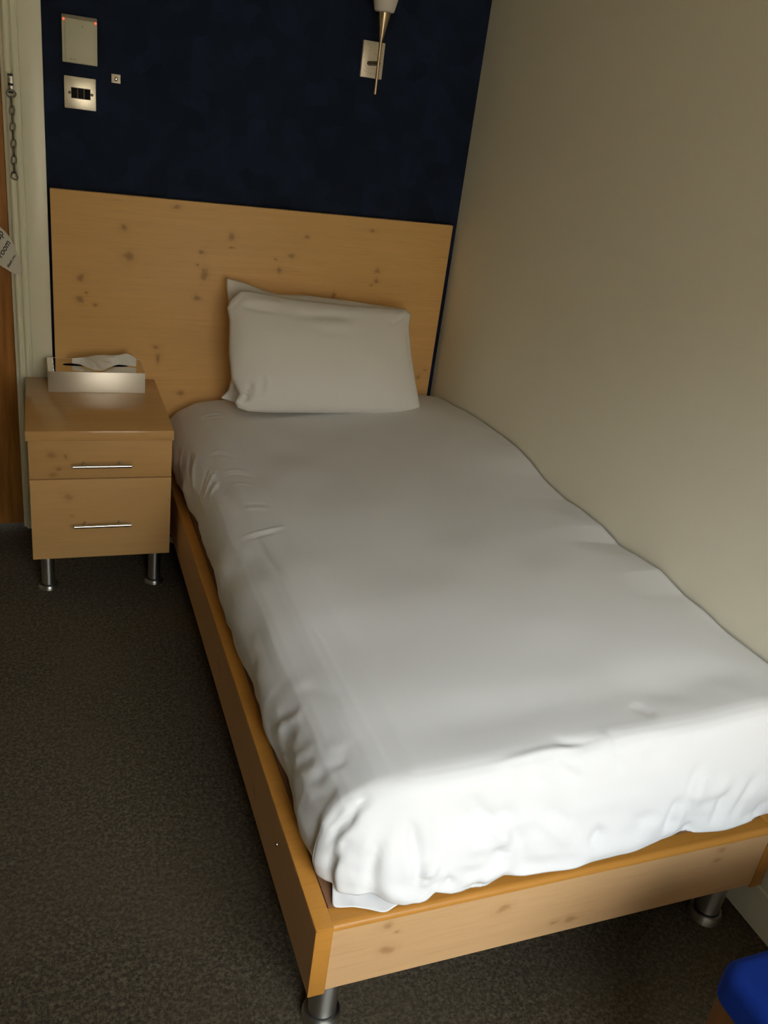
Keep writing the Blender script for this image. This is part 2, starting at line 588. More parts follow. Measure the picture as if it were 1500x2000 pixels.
for yy in (-1.783, -.483):
    lathe('screw', [(0, .0022), (.003, .002), (.0052, .0008), (.0055, -.001), (0, -.001)], (BX0, yy, .229), 'chrome', bed, axis=(-1, 0, 0), seg=16)
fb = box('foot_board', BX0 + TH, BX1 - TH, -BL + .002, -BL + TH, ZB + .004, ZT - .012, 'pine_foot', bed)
# rounded lipping on top of the foot board
pr = [(-BL + .0015, ZT - .012)] + [(-BL + .0125 - .011 * math.cos(a), ZT - .012 + .0105 * math.sin(a)) for a in np.linspace(.15, math.pi / 2, 7)] + \
     [(-BL + TH + .008, ZT - .0015), (-BL + TH + .008, ZT - .012)]
extrude_profile('edge_lipping', pr, 'x', BX0 + TH, BX1 - TH, 'lip', fb)
box('base_panel', BX0 + TH + .001, BX1 - TH - .001, -BL + TH + .009, -.036, .215, ZT + .0006, 'base', bed, bev=.003)


def steel_leg(x, y, z1, r, rf, hf, root, gap=True):
    lg = lathe('leg', [(0, hf + .003), (r, hf + .003), (r, z1), (0, z1)], (x, y, 0), 'steel', root)
    lathe('foot', [(0, 0), (rf, 0), (rf, hf * .55), (rf - .003, hf), (r + .002, hf), (0, hf)], (x, y, 0), 'steel', lg)
    lathe('collar', [(0, hf), (r + .0015, hf), (r + .0015, hf + .004), (0, hf + .004)], (x, y, 0), 'dark_rubber', lg)
    return lg


for (lx, ly) in ((BX0 + .052, -BL + .052), (BX1 - .055, -BL + .055), (BX0 + .052, -.14), (BX1 - .055, -.14)):
    steel_leg(lx, ly, ZB, .0255, .035, .020, bed)

# ---------------------------------------------------------------- mattress, fitted sheet
tag(box('mattress', -.945, -.030, -1.930, -.045, ZT + .0012, .455, 'mattress', bev=.05, seg=4), 'single mattress under the white duvet on the bed frame', 'mattress')

# ---------------------------------------------------------------- duvet
def smooth01(x_):
    x_ = np.clip(x_, 0, 1)
    return x_ * x_ * (3 - 2 * x_)


def vnoise(X, Y, seed, scale):
    """smooth value noise on arrays"""
    rg = np.random.RandomState(seed)
    G = rg.rand(64, 64)
    x_, y_ = X * scale, Y * scale
    xi, yi = np.floor(x_).astype(int), np.floor(y_).astype(int)
    fx, fy = smooth01(x_ - xi), smooth01(y_ - yi)
    g = lambda a, b_: G[a % 64, b_ % 64]
    return (g(xi, yi) * (1 - fx) + g(xi + 1, yi) * fx) * (1 - fy) + (g(xi, yi + 1) * (1 - fx) + g(xi + 1, yi + 1) * fx) * fy - .5


def cr(keys, s):
    """smooth interpolation of keyed values"""
    k = np.array(keys, float)
    lin = lambda q: np.interp(q, k[:, 0], k[:, 1])
    h = .06
    return (lin(np.clip(s - h, 0, 1)) + 2 * lin(s) + lin(np.clip(s + h, 0, 1))) / 4


XI, YI, XW, YH = -.840, -1.925, -.006, -.036
na, nb = 64, 64                    # samples down the left and front skirts
nu, nv = 190, 380
ua = np.concatenate([np.linspace(1, 0, na, endpoint=False), -np.linspace(0, 1, nu)])      # >0 skirt parameter, <=0 top fraction
vb = np.concatenate([np.linspace(1, 0, nb, endpoint=False), -np.linspace(0, 1, nv)])
A, B = np.meshgrid(ua, vb, indexing='ij')
a_, b2 = np.maximum(A, 0), np.maximum(B, 0)
topx = XI + (XW - XI) * np.maximum(-A, 0)
topy = YI + (YH - YI) * np.maximum(-B, 0)
s = np.maximum(a_, b2)
th = np.arctan2(b2, a_ + 1e-9)
wf = np.sin(th) ** 2
wf = np.where(s > 0, wf, 0)
outL = cr([(0, 0), (.25, .068), (.5, .127), (.68, .156), (.85, .161), (1.0, .147)], s)
fzL = cr([(0, 1), (.25, .955), (.5, .79), (.68, .55), (.85, .26), (1.0, 0.0)], s)
outF = cr([(0, 0), (.10, .026), (.22, .045), (.45, .062), (.75, .085), (1.0, .096)], s)
fzF = cr([(0, 1), (.10, .985), (.22, .90), (.45, .62), (.75, .26), (1.0, 0.0)], s)
# traced waviness of the left hem and of the front hem
hy = np.array([-2.1, -1.99, -1.955, -1.93, -1.905, -1.84, -1.76, -1.70, -1.62, -1.58, -1.43, -1.25, -1.10, -.90, -.78, -.66, -.53, -.38, 0])
hd = np.array([0, -.004, .001, .003, -.008, .002, -.010, -.013, -.003, .006, .004, .010, .010, -.004, -.009, -.016, -.003, .014, .016])
o_ = np.argsort(hy)
bulge = np.interp(topy, hy[o_], hd[o_])
outL = outL + bulge * smooth01((s - .3) / .7)
fx_ = np.array([-1.0, -.95, -.884, -.840, -.828, -.815, -.78, -.713, -.68, -.655, -.51, -.358, -.30, -.224, -.1, 0])
fz_ = np.array([.330, .325, .306, .298, .300, .318, .300, .300, .311, .307, .304, .312, .322, .316, .316, .318])
xloc = topx - np.cos(th) * outL * (a_ > 0)
hemF = np.interp(xloc, fx_, fz_)
hemL = .302 + .006 * vnoise(topy, topy * 0, 3, 9)
ztop = .505 + .036 * smooth01((topx + .85) / .8) + .012 * smooth01((topx + .25) / .25)
ztop += .020 * np.exp(-((topx + .05) / .22) ** 2) * np.exp(-((topy + .58) / .28) ** 2)
ztop += .010 * np.exp(-((topx + .55) / .35) ** 2) * np.exp(-((topy + 1.35) / .6) ** 2)
ztop -= .006 * np.exp(-((topy + 1.84) / .06) ** 2) * smooth01((topx + .95) / .3)
ztop += .010 * vnoise(topx, topy, 11, 3.2) + .007 * vnoise(topx, topy, 12, 7)
# height of the quilt where it is pushed up against the wall
wy_ = np.array([-2.02, -1.90, -1.82, -1.70, -1.55, -1.45, -1.36, -1.28, -1.20, -1.13, -1.02, -.87, -.78, -.70, -.57, -.42, -.30, -.15, -.03])
wz_ = np.array([.545, .543, .543, .538, .5425, .553, .545, .533, .545, .543, .536, .544, .563, .570, .568, .565, .553, .534, .520])
wq = np.exp(-(np.minimum(topx, 0) / .13) ** 2)
ztop = ztop * (1 - wq) + np.interp(topy, wy_, wz_) * wq + .006 * vnoise(topx, topy, 15, 13) * wq
ztop -= .004 * smooth01((topx + .018) / .015)
ztop -= .040 * smooth01((topy + .10) / .07) + .020 * smooth01((topy + .13) / .1) * smooth01((-.80 - topx) / .12)  # rolls down at the headboard
hem = hemL * (1 - wf) + hemF * wf
fz = fzL * (1 - wf) + fzF * wf
X = topx - np.cos(th) * outL * (s > 0) * (a_ > 0)
Y = topy - np.sin(th) * outF * (s > 0) * (b2 > 0)
Z = np.where(s > 0, hem + (ztop - hem) * fz, ztop)
# gathered corner: the cloth bunches into vertical folds
cor = smooth01((np.minimum(a_, b2)) / .25) * smooth01((s - .25) / .6)
fold = (np.sin(th * 9.5 + 1.4) * .0055 + np.sin(th * 21 + 2.0) * .0015) * cor
X += -np.cos(th) * fold
Y += -np.sin(th) * fold
# gathers that deepen towards the hem on both skirts
xs_, ys_ = X.copy(), Y.copy()
gF = (vnoise(xs_ + .10 * s, s * .35, 21, 9) * .017 + vnoise(xs_ - .09 * s, s * .5, 22, 22) * .009) * smooth01((s - .30) / .7)
gL = (vnoise(ys_ + .08 * s, s * .35, 23, 9) * .017 + vnoise(ys_ - .05 * s, s * .5, 24, 24) * .006) * smooth01((s - .25) / .75)
gF2 = np.where(b2 > 0, gF, 0) * np.sin(th)
gL2 = np.where(a_ > 0, gL, 0) * np.cos(th)
Y -= gF2 - .002 * (b2 > 0) * s
X -= gL2
# turned-in hem so that the edge reads as a thick puffy quilt
V = np.stack([X, Y, Z], -1)


def normals(V):
    du = np.gradient(V, axis=0)
    dv = np.gradient(V, axis=1)
    n = np.cross(du, dv)
    return n / (np.linalg.norm(n, axis=-1, keepdims=True) + 1e-12)


def trace(bvh, px, py):
    d = CAM_F + CAM_R * (px - 750) / FPX - CAM_U * (py - 1000) / FPX
    r = bvh.ray_cast(Vector(CAM_POS), Vector(d).normalized())
    return None if r[0] is None else np.array(r[0])


def apply_folds(V, strokes, flip):
    """press folds into a cloth grid; a stroke is a polyline traced on the photograph, laid on the cloth itself"""
    n, m_ = V.shape[:2]
    idx = np.arange(n * m_).reshape(n, m_)
    F = np.stack([idx[:-1, :-1], idx[1:, :-1], idx[1:, 1:], idx[:-1, 1:]], -1).reshape(-1, 4)
    bvh = BVHTree.FromPolygons(V.reshape(-1, 3).tolist(), F.tolist())
    nn = normals(V) * (-1 if flip else 1)
    for _ in range(6):
        nn[1:-1] = (nn[:-2] + 2 * nn[1:-1] + nn[2:]) / 4
        nn[:, 1:-1] = (nn[:, :-2] + 2 * nn[:, 1:-1] + nn[:, 2:]) / 4
    D = np.zeros(V.shape[:2])
    for amp, wid, pts in strokes:
        q = np.array(pts, float)
        seg = np.concatenate([[0], np.cumsum(np.linalg.norm(np.diff(q, axis=0), axis=1))])
        tt = np.linspace(0, seg[-1], max(6, int(seg[-1] / 5)))
        # rounded polyline
        qx, qy = np.interp(tt, seg, q[:, 0]), np.interp(tt, seg, q[:, 1])
        if len(qx) > 8:
            ker = np.array([1, 2, 3, 2, 1]) / 9.
            qx[2:-2], qy[2:-2] = np.convolve(qx, ker, 'valid'), np.convolve(qy, ker, 'valid')
        pp, ta = [], []
        for i in range(len(tt)):
            h = trace(bvh, qx[i], qy[i])
            if h is not None:
                pp.append(h)
                f = i / (len(tt) - 1)
                ta.append(min(1, f / .38, (1 - f) / .38))
        if len(pp) < 3:
            continue
        pp, ta = np.array(pp), smooth01(np.array(ta))
        lo, hi = pp.min(0) - wid * 3, pp.max(0) + wid * 3
        sel = np.all((V >= lo) & (V <= hi), axis=-1)
        W = V[sel]
        if len(W) == 0:
            continue
        d2 = ((W[:, None, :] - pp[None]) ** 2).sum(-1)
        k = d2.argmin(1)
        D[sel] += amp * ta[k] * np.exp(-d2[np.arange(len(W)), k] / wid ** 2)
    return V + nn * D[..., None]


def zs(ox, oy, sc, amp, wid, pts, ka=1.0, kw=1.0):
    return (amp * ka, wid * kw, [(ox + x_ / sc, oy + y_ / sc) for x_, y_ in pts])


a1 = lambda amp, wid, *pts: zs(330, 760, 3.75, amp, wid, pts, 1.5, .95)
a2 = lambda amp, wid, *pts: zs(500, 1250, 3.75, amp, wid, pts, .55, 1.35)
a3 = lambda amp, wid, *pts: zs(800, 1400, 3.75, amp, wid, pts, 1.25, 1.3)
a4 = lambda amp, wid, *pts: zs(1100, 1350, 3.75, amp, wid, pts, 1.1, 1.3)
a6 = lambda amp, wid, *pts: zs(500, 1550, 3.0, amp, wid, pts, .65, 1.2)
a7 = lambda amp, wid, *pts: zs(900, 700, 2.5, amp, wid, pts, .45, 1.4)
strokes = [
    # head end, left shoulder of the duvet
    a1(.0035, .007, (205, 440), (175, 600), (185, 780)), a1(-.004, .008, (160, 430), (140, 600), (150, 760)),
    a1(.0035, .006, (350, 560), (300, 680), (250, 810)), a1(-.003, .006, (300, 540), (255, 660), (215, 800)),
    a1(.003, .006, (370, 650), (320, 740), (290, 820)), a1(.002, .006, (110, 380), (85, 520), (80, 640)),
    a1(-.0022, .008, (230, 420), (300, 520), (390, 740), (500, 900)),
    a1(.0022, .006, (200, 215), (300, 180), (430, 175)), a1(-.002, .006, (220, 240), (330, 210), (430, 205)),
    a1(.002, .006, (290, 470), (380, 445), (480, 480)), a1(-.0022, .007, (280, 490), (370, 470), (500, 510)),
    a1(.002, .006, (380, 610), (480, 590), (600, 610)), a1(-.002, .006, (390, 640), (500, 620), (640, 650)),
    a1(.0018, .006, (420, 700), (540, 690), (640, 710)), a1(.0015, .006, (520, 880), (640, 870), (760, 880)),
    a1(-.0015, .006, (520, 850), (640, 840), (760, 850)),
    a1(.0022, .005, (500, 1090), (640, 1050), (780, 1020), (900, 1000)), a1(-.0015, .006, (520, 1120), (660, 1075), (860, 1030)),
    a1(-.0032, .022, (290, 1100), (400, 1170), (520, 1270), (640, 1350), (720, 1440)),
    a1(.002, .020, (350, 1080), (460, 1150), (600, 1240)),
    a1(-.003, .010, (590, 1020), (700, 1200), (860, 1420)),
    # left skirt, middle
    a2(-.004, .014, (60, 220), (160, 300), (260, 370)), a2(.003, .014, (130, 260), (240, 320), (400, 360)),
    a2(-.0035, .011, (260, 330), (430, 360), (560, 400), (700, 480)),
    a2(-.007, .009, (110, 590), (200, 550), (330, 520)), a2(.008, .009, (140, 700), (190, 610), (280, 570), (360, 560)),
    a2(-.004, .010, (160, 760), (230, 680), (330, 650)),
    a2(.005, .008, (260, 880), (340, 830), (430, 810)), a2(-.006, .008, (270, 930), (340, 900), (430, 905)),
    a2(-.004, .007, (500, 905), (580, 915), (680, 885)), a2(.004, .009, (270, 970), (380, 950), (480, 970)),
    a2(.003, .010, (500, 760), (600, 770), (680, 800)), a2(-.005, .010, (360, 1180), (480, 1150), (620, 1100)),
    a2(-.005, .010, (330, 1060), (430, 1010), (540, 1000)), a2(.004, .012, (340, 1230), (480, 1190), (640, 1170)),
    # bunched front left corner
    a2(-.011, .010, (440, 1480), (520, 1370), (610, 1270), (740, 1180), (840, 1130)), a2(.008, .011, (600, 1330), (680, 1240), (800, 1150)),
    a2(-.009, .008, (600, 1500), (670, 1400), (720, 1270), (790, 1180), (870, 1130)),
    a6(-.008, .007, (390, 310), (470, 230), (540, 150), (600, 60)), a6(-.010, .010, (400, 470), (500, 330), (560, 210)),
    a6(.006, .012, (420, 400), (500, 270), (550, 160)),
    a6(.004, .009, (590, 500), (640, 320), (690, 180)), a6(-.004, .009, (650, 590), (680, 420), (740, 240)),
    a6(.003, .010, (720, 560), (740, 400), (770, 240)), a6(-.0035, .009, (560, 560), (600, 420), (640, 300)),
    a6(-.010, .009, (955, 620), (950, 460), (930, 310), (915, 190)), a6(.007, .010, (915, 560), (905, 420), (890, 280)),
    a6(.009, .009, (1010, 520), (990, 450), (985, 560)),
    a6(-.006, .008, (380, 500), (385, 540), (420, 570)),
    # front skirt
    a3(-.006, .009, (60, 1140), (45, 1000), (30, 850), (25, 720)), a3(-.006, .011, (340, 630), (430, 730), (510, 860), (570, 980)),
    a3(.005, .012, (420, 830), (480, 920), (520, 1030)),
    a3(-.0065, .010, (380, 510), (470, 620), (560, 730), (680, 785), (760, 840), (820, 930), (830, 1040), (900, 1120)),
    a3(.006, .013, (590, 800), (700, 850), (770, 930)),
    a3(-.005, .009, (660, 640), (730, 720), (810, 790)), a3(-.007, .014, (930, 670), (1040, 720), (1140, 790), (1200, 880), (1230, 980)),
    a3(.006, .014, (950, 760), (1060, 800), (1140, 880), (1170, 980)),
    a3(-.006, .010, (640, 1130), (650, 1030), (690, 930)), a3(-.005, .007, (660, 1030), (730, 1020)),
    a3(.006, .008, (510, 1230), (560, 1170), (640, 1130)), a3(-.005, .008, (270, 1270), (300, 1190), (330, 1160)),
    a3(.007, .012, (130, 1200), (150, 1110), (220, 1150)), a3(-.004, .008, (400, 1290), (480, 1240), (560, 1230)),
    a3(-.004, .010, (1330, 990), (1380, 880), (1430, 800)), a3(-.005, .009, (1050, 310), (1150, 400), (1280, 490)),
    a3(-.0025, .008, (640, 380), (720, 430), (800, 460)), a3(-.002, .008, (850, 350), (940, 450), (1040, 490)),
    a3(-.0035, .008, (1000, 130), (1120, 190), (1260, 205), (1400, 175)), a3(.0035, .006, (560, 360), (760, 310), (1000, 250), (1200, 225), (1430, 180)),
    a4(-.009, .009, (720, 1080), (790, 950), (840, 830), (890, 740)), a4(.006, .010, (760, 1090), (860, 900), (900, 800)),
    a4(-.006, .010, (920, 960), (930, 780), (970, 640), (1010, 470)), a4(.005, .012, (960, 900), (1000, 720), (1040, 560)),
    a4(-.009, .010, (1060, 1020), (1140, 900), (1180, 790), (1260, 720)), a4(.005, .012, (1120, 800), (1180, 680), (1220, 600)),
    a4(-.006, .009, (1200, 1000), (1300, 800), (1400, 660), (1490, 590)), a4(.005, .012, (1200, 900), (1280, 760), (1370, 620)),
    a4(-.006, .009, (1370, 960), (1450, 850), (1500, 800)), a4(-.007, .010, (860, 1040), (920, 1000), (960, 1030)),
    a4(-.005, .012, (200, 1180), (260, 1060), (320, 980)), a4(.004, .012, (100, 1150), (60, 1050), (10, 960)),
    a4(-.0045, .013, (540, 1090), (580, 980), (610, 860)), a4(.003, .006, (250, 270), (320, 350), (410, 530)),
    a4(-.0025, .012, (500, 80), (600, 140), (700, 190)), a4(.002, .015, (200, 300), (450, 310), (800, 270)),
    a4(-.003, .016, (560, 480), (700, 450), (850, 400)), a4(-.003, .010, (330, 400), (420, 540), (510, 560)),
    # pressed seam running the length of the bed
    (.0012, .004, [(543, 1127), (627, 1250), (690, 1370), (733, 1450), (763, 1510), (777, 1570), (793, 1620)]),
    # wall side
    a7(-.004, .012, (640, 760), (700, 830), (755, 920)), a7(-.003, .012, (930, 990), (970, 1040)), a7(-.003, .012, (1110, 1130), (1150, 1190)),
    a7(-.003, .016, (850, 1600), (1000, 1640), (1180, 1640)), a7(.003, .016, (1150, 1580), (1300, 1600), (1450, 1680)),
    a7(-.002, .012, (820, 1690), (900, 1740)), a7(.0015, .012, (140, 400), (230, 430), (300, 480)), a7(.002, .010, (30, 320), (120, 340), (190, 380)),
    a7(-.0025, .010, (150, 405), (200, 410), (250, 430)),
]
V = apply_folds(V, strokes, False)
# never through the wall, the rails or the foot board
V[..., 0] = np.minimum(V[..., 0], -.003)
V[..., 2] = np.maximum(V[..., 2], ZT + .003)
# turned-under hem: extra rows that curl inwards and up
r1 = V[0:1] + np.array([.010, 0, -.0015])
r2 = V[0:1] + np.array([.030, 0, .010])
V2 = np.concatenate([r2, r1, V], 0)
c1 = V2[:, 0:1] + np.array([0, .010, -.0015])
c2 = V2[:, 0:1] + np.array([0, .026, .010])
V2 = np.concatenate([c2, c1, V2], 1)
V2[..., 2] = np.maximum(V2[..., 2], ZT + .002)
duvet, _ = grid_mesh('duvet', V2, 'sheet', flip=False)
tag(duvet, 'rumpled white duvet spread over the whole single bed', 'duvet')

# white sheet corner that peeps out below the duvet at the foot
rows_out = [(649, 1772, .2935), (668, 1773, .2935), (688, 1770, .297), (703, 1773, .2935), (728, 1777, .296), (752, 1784, .2945), (765, 1774, .297), (780, 1765, .298), (800, 1756, .300), (834, 1748, .300)]
G = []
for j, f in enumerate(np.linspace(0, 1, 9)):
    row = []
    for i, (px, py, z_) in enumerate(rows_out):
        q = hit(px, py, 2, z_)
        q2 = np.array([max(q[0] + .01, -.955) + .01 * math.sin(i * 2.1), q[1] + .085, .315])
        w_ = f
        pnt = q * (1 - w_) + q2 * w_
        pnt[2] += .004 * math.sin(i * 1.9 + j * .8) * math.sin(math.pi * min(1, f * 1.3))
        pnt[2] = max(pnt[2], .2930)
        row.append(pnt)
    G.append(row)
G = np.array(G)
shb, _ = grid_mesh('bed_sheet', G, 'sheet')
sm = shb.modifiers.new('subd', 'SUBSURF'); sm.levels = sm.render_levels = 2
so = shb.modifiers.new('thick', 'SOLIDIFY'); so.thickness = .0012; so.offset = 1
tag(shb, 'corner of a white bed sheet peeping out below the duvet at the foot', 'sheet')


# ---------------------------------------------------------------- pillows
def resample(pts, n):
    q = np.array(pts, float)
    sg = np.concatenate([[0], np.cumsum(np.linalg.norm(np.diff(q, axis=0), axis=1))])
    tt = np.linspace(0, sg[-1], n)
    return np.stack([np.interp(tt, sg, q[:, i]) for i in range(2)], -1)


def pillow(name, top, bottom, left, right, yb, yt, zb, zt, thick, strokes, label, sag=.3, nz=90, seed=1):
    """outline sides traced on the photograph and laid on a leaning plane; top/bottom run left to right, left/right top to bottom"""
    nU, nV = 120, 84
    T, Bm, L, Rr = resample(top, nU), resample(bottom, nU), resample(left, nV), resample(right, nV)
    u = np.linspace(0, 1, nU)[:, None, None]
    v = np.linspace(0, 1, nV)[None, :, None]
    C = ((1 - v) * T[:, None] + v * Bm[:, None] + (1 - u) * L[None] + u * Rr[None]
         - ((1 - u) * (1 - v) * T[0] + u * (1 - v) * T[-1] + (1 - u) * v * Bm[0] + u * v * Bm[-1]))
    # leaning plane through (y=yb, z=zb) and (y=yt, z=zt)
    nrm = np.array([0, -(zt - zb), (yt - yb)])
    nrm = nrm / np.linalg.norm(nrm)           # faces the camera
    p0 = np.array([0, yb, zb])
    d = CAM_F + CAM_R * ((C[..., :1] - 750) / FPX) - CAM_U * ((C[..., 1:] - 1000) / FPX)
    tt = ((p0 - CAM_POS) @ nrm) / (d @ nrm)
    P = CAM_POS + d * tt[..., None]
    U = 2 * u[..., 0] - 1
    Vv = 2 * v[..., 0] - 1
    prof_ = (1 - np.abs(U) ** 3.0) ** .55 * (1 - np.abs(Vv) ** 2.6) ** .55
    prof_ = prof_ * (1 + sag * Vv * .5)
    wr = 1 + .10 * vnoise(P[..., 0], P[..., 2], seed, 9) + .05 * vnoise(P[..., 0], P[..., 2], seed + 5, 22)
    front = P + nrm * (thick * prof_ * wr)[..., None]
    back = P - nrm * (thick * .75 * prof_)[..., None]
    if strokes:
        front = apply_folds(front, strokes, True)
    front[..., 1] = np.minimum(front[..., 1], HBY - .002)
    back[..., 1] = np.minimum(back[..., 1], HBY - .002)
    n, m_ = front.shape[:2]
    idx = np.arange(n * m_).reshape(n, m_)
    F1 = np.stack([idx[:-1, :-1], idx[:-1, 1:], idx[1:, 1:], idx[1:, :-1]], -1).reshape(-1, 4)
    F2 = F1[:, ::-1] + n * m_
    me = bpy.data.meshes.new(name)
    me.from_pydata(np.concatenate([front.reshape(-1, 3), back.reshape(-1, 3)]).tolist(), [], np.concatenate([F1, F2]).tolist())
    bm = bmesh.new()
    bm.from_mesh(me)
    bmesh.ops.remove_doubles(bm, verts=bm.verts, dist=.0004)
    bmesh.ops.recalc_face_normals(bm, faces=bm.faces)
    bm.to_mesh(me)
    bm.free()
    me.polygons.foreach_set('use_smooth', [True] * len(me.polygons))
    o = link(name, me, 'pillow')
    tag(o, label, 'pillow', 'pillows at the headboard')
    return o


p5 = lambda amp, wid, *pts: zs(400, 500, 3.0, amp, wid, pts)
pillow('pillow',
       top=[(443, 543), (456, 546), (480, 553), (515, 567), (545, 575), (600, 577), (680, 587), (740, 596), (792, 604)],
       bottom=[(430, 778), (470, 790), (560, 800), (700, 800), (812, 792)],
       left=[(443, 543), (442, 560), (446, 585), (450, 640), (449, 700), (452, 740), (446, 762), (430, 778)],
       right=[(792, 604), (798, 650), (806, 720), (812, 792)],
       yb=-.155, yt=-.085, zb=.50, zt=.93, thick=.042, strokes=[],
       label='white pillow standing behind the other against the headboard', seed=3)
pillow('pillow',
       top=[(452, 585), (470, 568), (492, 569), (560, 582), (640, 592), (720, 600), (770, 603), (792, 603)],
       bottom=[(464, 797), (485, 804), (520, 806), (600, 807), (700, 808), (780, 808), (808, 804)],
       left=[(452, 585), (443, 601), (448, 625), (447, 690), (452, 740), (468, 770), (458, 786), (464, 797)],
       right=[(792, 603), (803, 615), (799, 640), (803, 690), (812, 750), (821, 794), (808, 804)],
       yb=-.270, yt=-.165, zb=.535, zt=.885, thick=.062,
       strokes=[p5(-.008, .010, (190, 290), (260, 300), (350, 315), (450, 330)), p5(.006, .012, (230, 250), (350, 265), (480, 290)),
                p5(-.007, .014, (420, 330), (600, 350), (780, 350), (950, 370)), p5(.005, .014, (600, 400), (750, 395), (900, 410)),
                p5(-.004, .012, (640, 440), (760, 455), (880, 440)), p5(-.008, .008, (1080, 420), (1140, 370), (1190, 340)),
                p5(.005, .008, (1090, 380), (1140, 345), (1185, 320)), p5(-.005, .008, (1180, 420), (1200, 560), (1215, 700)),
                p5(-.006, .008, (230, 830), (260, 770), (270, 720)), p5(.006, .008, (270, 850), (300, 790), (300, 720)),
                p5(-.005, .008, (320, 830), (345, 760), (340, 690)), p5(.004, .008, (360, 800), (375, 730), (355, 670)),
                p5(-.010, .009, (190, 850), (240, 840), (240, 800)), p5(-.006, .009, (150, 310), (190, 270), (230, 220))],
       label='plump white pillow in front, leaning on the other pillow', seed=9)

# ---------------------------------------------------------------- bedside cabinet
NX0, NX1, NY, NYB, NZ = -1.4386, -1.0385, -.520, -.036, .556
M['pine_top'] = pine('pine_cabinet_top', (.60, .355, .135), PINE_D, [], 'xy', rough=.16, spec=.5)
M['pine_d1'] = pine('pine_drawer_small', (.60, .355, .135), PINE_D, [kn(a, b_, rw, rh, 1, NY + .015) for a, b_, rw, rh in
                    [(102, 889, .018, .014), (103, 927, .018, .012), (115, 916, .010, .007), (128, 892, .010, .008)]], 'xz')
M['pine_d2'] = pine('pine_drawer_large', (.60, .355, .135), PINE_D, [kn(a, b_, rw, rh, 1, NY + .015) for a, b_, rw, rh in
                    [(133, 969, .017, .014), (141, 1008, .007, .005)]], 'xz')
cab = thing('bedside_cabinet', ((NX0 + NX1) / 2, -.28, 0), 'two-drawer pine bedside cabinet on steel legs next to the bed', 'cabinet')
box('top', NX0, NX1, NY, NYB, NZ - .030, NZ, 'pine_top', cab, bev=.0025)
box('body', NX0 + .006, NX1 - .004, NY + .034, NYB, .148, NZ - .0305, 'pine_top', cab)
for (z0, z1, mt_, hz_) in ((.4065, NZ - .0325, 'pine_d1', .4575), (.148, .4035, 'pine_d2', .268)):
    dr = box('drawer', NX0 + .0055, NX1 - .003, NY + .014, NY + .033, z0, z1, mt_, cab, bev=.0012)
    hy_ = NY + .014 - .030
    sh = .0
    hx0, hx1 = hit(142, 903, 1, hy_)[0], hit(257, 903, 1, hy_)[0]
    h = tube('handle', [(hx0, hy_, hz_ - .003), ((hx0 + hx1) / 2, hy_, hz_ - .003), (hx1, hy_, hz_ - .003)], .0052, 'chrome', dr, seg=14)
    for hx_ in (hx0 + .031, hx1 - .031):
        tube('post', [(hx_, hy_, hz_ - .003), (hx_, NY + .0145, hz_ - .003)], .0038, 'steel', dr)
for (lx, ly) in ((-1.3936, -.412), (-1.0755, -.418), (-1.3936, -.11), (-1.0755, -.11)):
    steel_leg(lx, ly, .148, .0195, .0300, .012, cab)

# ---------------------------------------------------------------- tissue box
TX0, TX1, TY, TYB, TZ = -1.3735, -1.0850, -.185, -.034, NZ + .0658
tb = thing('tissue_box', ((TX0 + TX1) / 2, -.11, NZ), 'low steel tissue box cover on the bedside cabinet', 'tissue box')
box('front_panel', TX0, TX1, TY, TY + .002, NZ, TZ, 'brushed', tb, bev=.0008)
boxes('side_panel', [(TX0, TX0 + .002, TY + .002, TYB, NZ, TZ - .001)], 'brushed', tb)
boxes('side_panel', [(TX1 - .002, TX1, TY + .002, TYB, NZ, TZ - .001)], 'brushed', tb)
boxes('rear_panel', [(TX0 + .002, TX1 - .002, TYB - .002, TYB, NZ, TZ - .001)], 'brushed', tb)
# polished top with a slot
cx, cy = (TX0 + TX1) / 2, -.105
x0, x1, y0, y1 = TX0 + .0021, TX1 - .0021, TY + .0021, TYB - .0021
zt_ = TZ - .0012
nS = 40
bm = bmesh.new()
slot, outer = [], []
for k in range(nS):
    a = 2 * math.pi * (k + .5) / nS
    ca, sa = math.cos(a), math.sin(a)
    e = .5                                    # rounded-rectangle parametrisation
    slot.append((cx + .098 * math.copysign(abs(ca) ** e, ca), cy + .014 * math.copysign(abs(sa) ** e, sa)))
    mx_ = max(abs(ca), abs(sa))
    u_, v_ = ca / mx_, sa / mx_
    outer.append(((x0 + x1) / 2 + u_ * (x1 - x0) / 2, (y0 + y1) / 2 + v_ * (y1 - y0) / 2))
# put the four outer corners exactly
for (qx, qy) in ((x0, y0), (x1, y0), (x1, y1), (x0, y1)):
    k = min(range(nS), key=lambda i: (outer[i][0] - qx) ** 2 + (outer[i][1] - qy) ** 2)
    outer[k] = (qx, qy)
vi = [bm.verts.new((x_, y_, zt_)) for x_, y_ in slot]
vo_ = [bm.verts.new((x_, y_, zt_)) for x_, y_ in outer]
vd = [bm.verts.new((x_, y_, zt_ - .004)) for x_, y_ in slot]
for k in range(nS):
    j = (k + 1) % nS
    bm.faces.new((vi[k], vi[j], vo_[j], vo_[k]))
    bm.faces.new((vi[j], vi[k], vd[k], vd[j]))
bmesh.ops.recalc_face_normals(bm, faces=bm.faces)
link('top_panel', bm_mesh(bm, 'top'), 'mirror', tb)
box('inner_pack', TX0 + .012, TX1 - .012, TY + .012, TYB - .012, NZ + .003, TZ - .012, 'dark_rubber', tb)
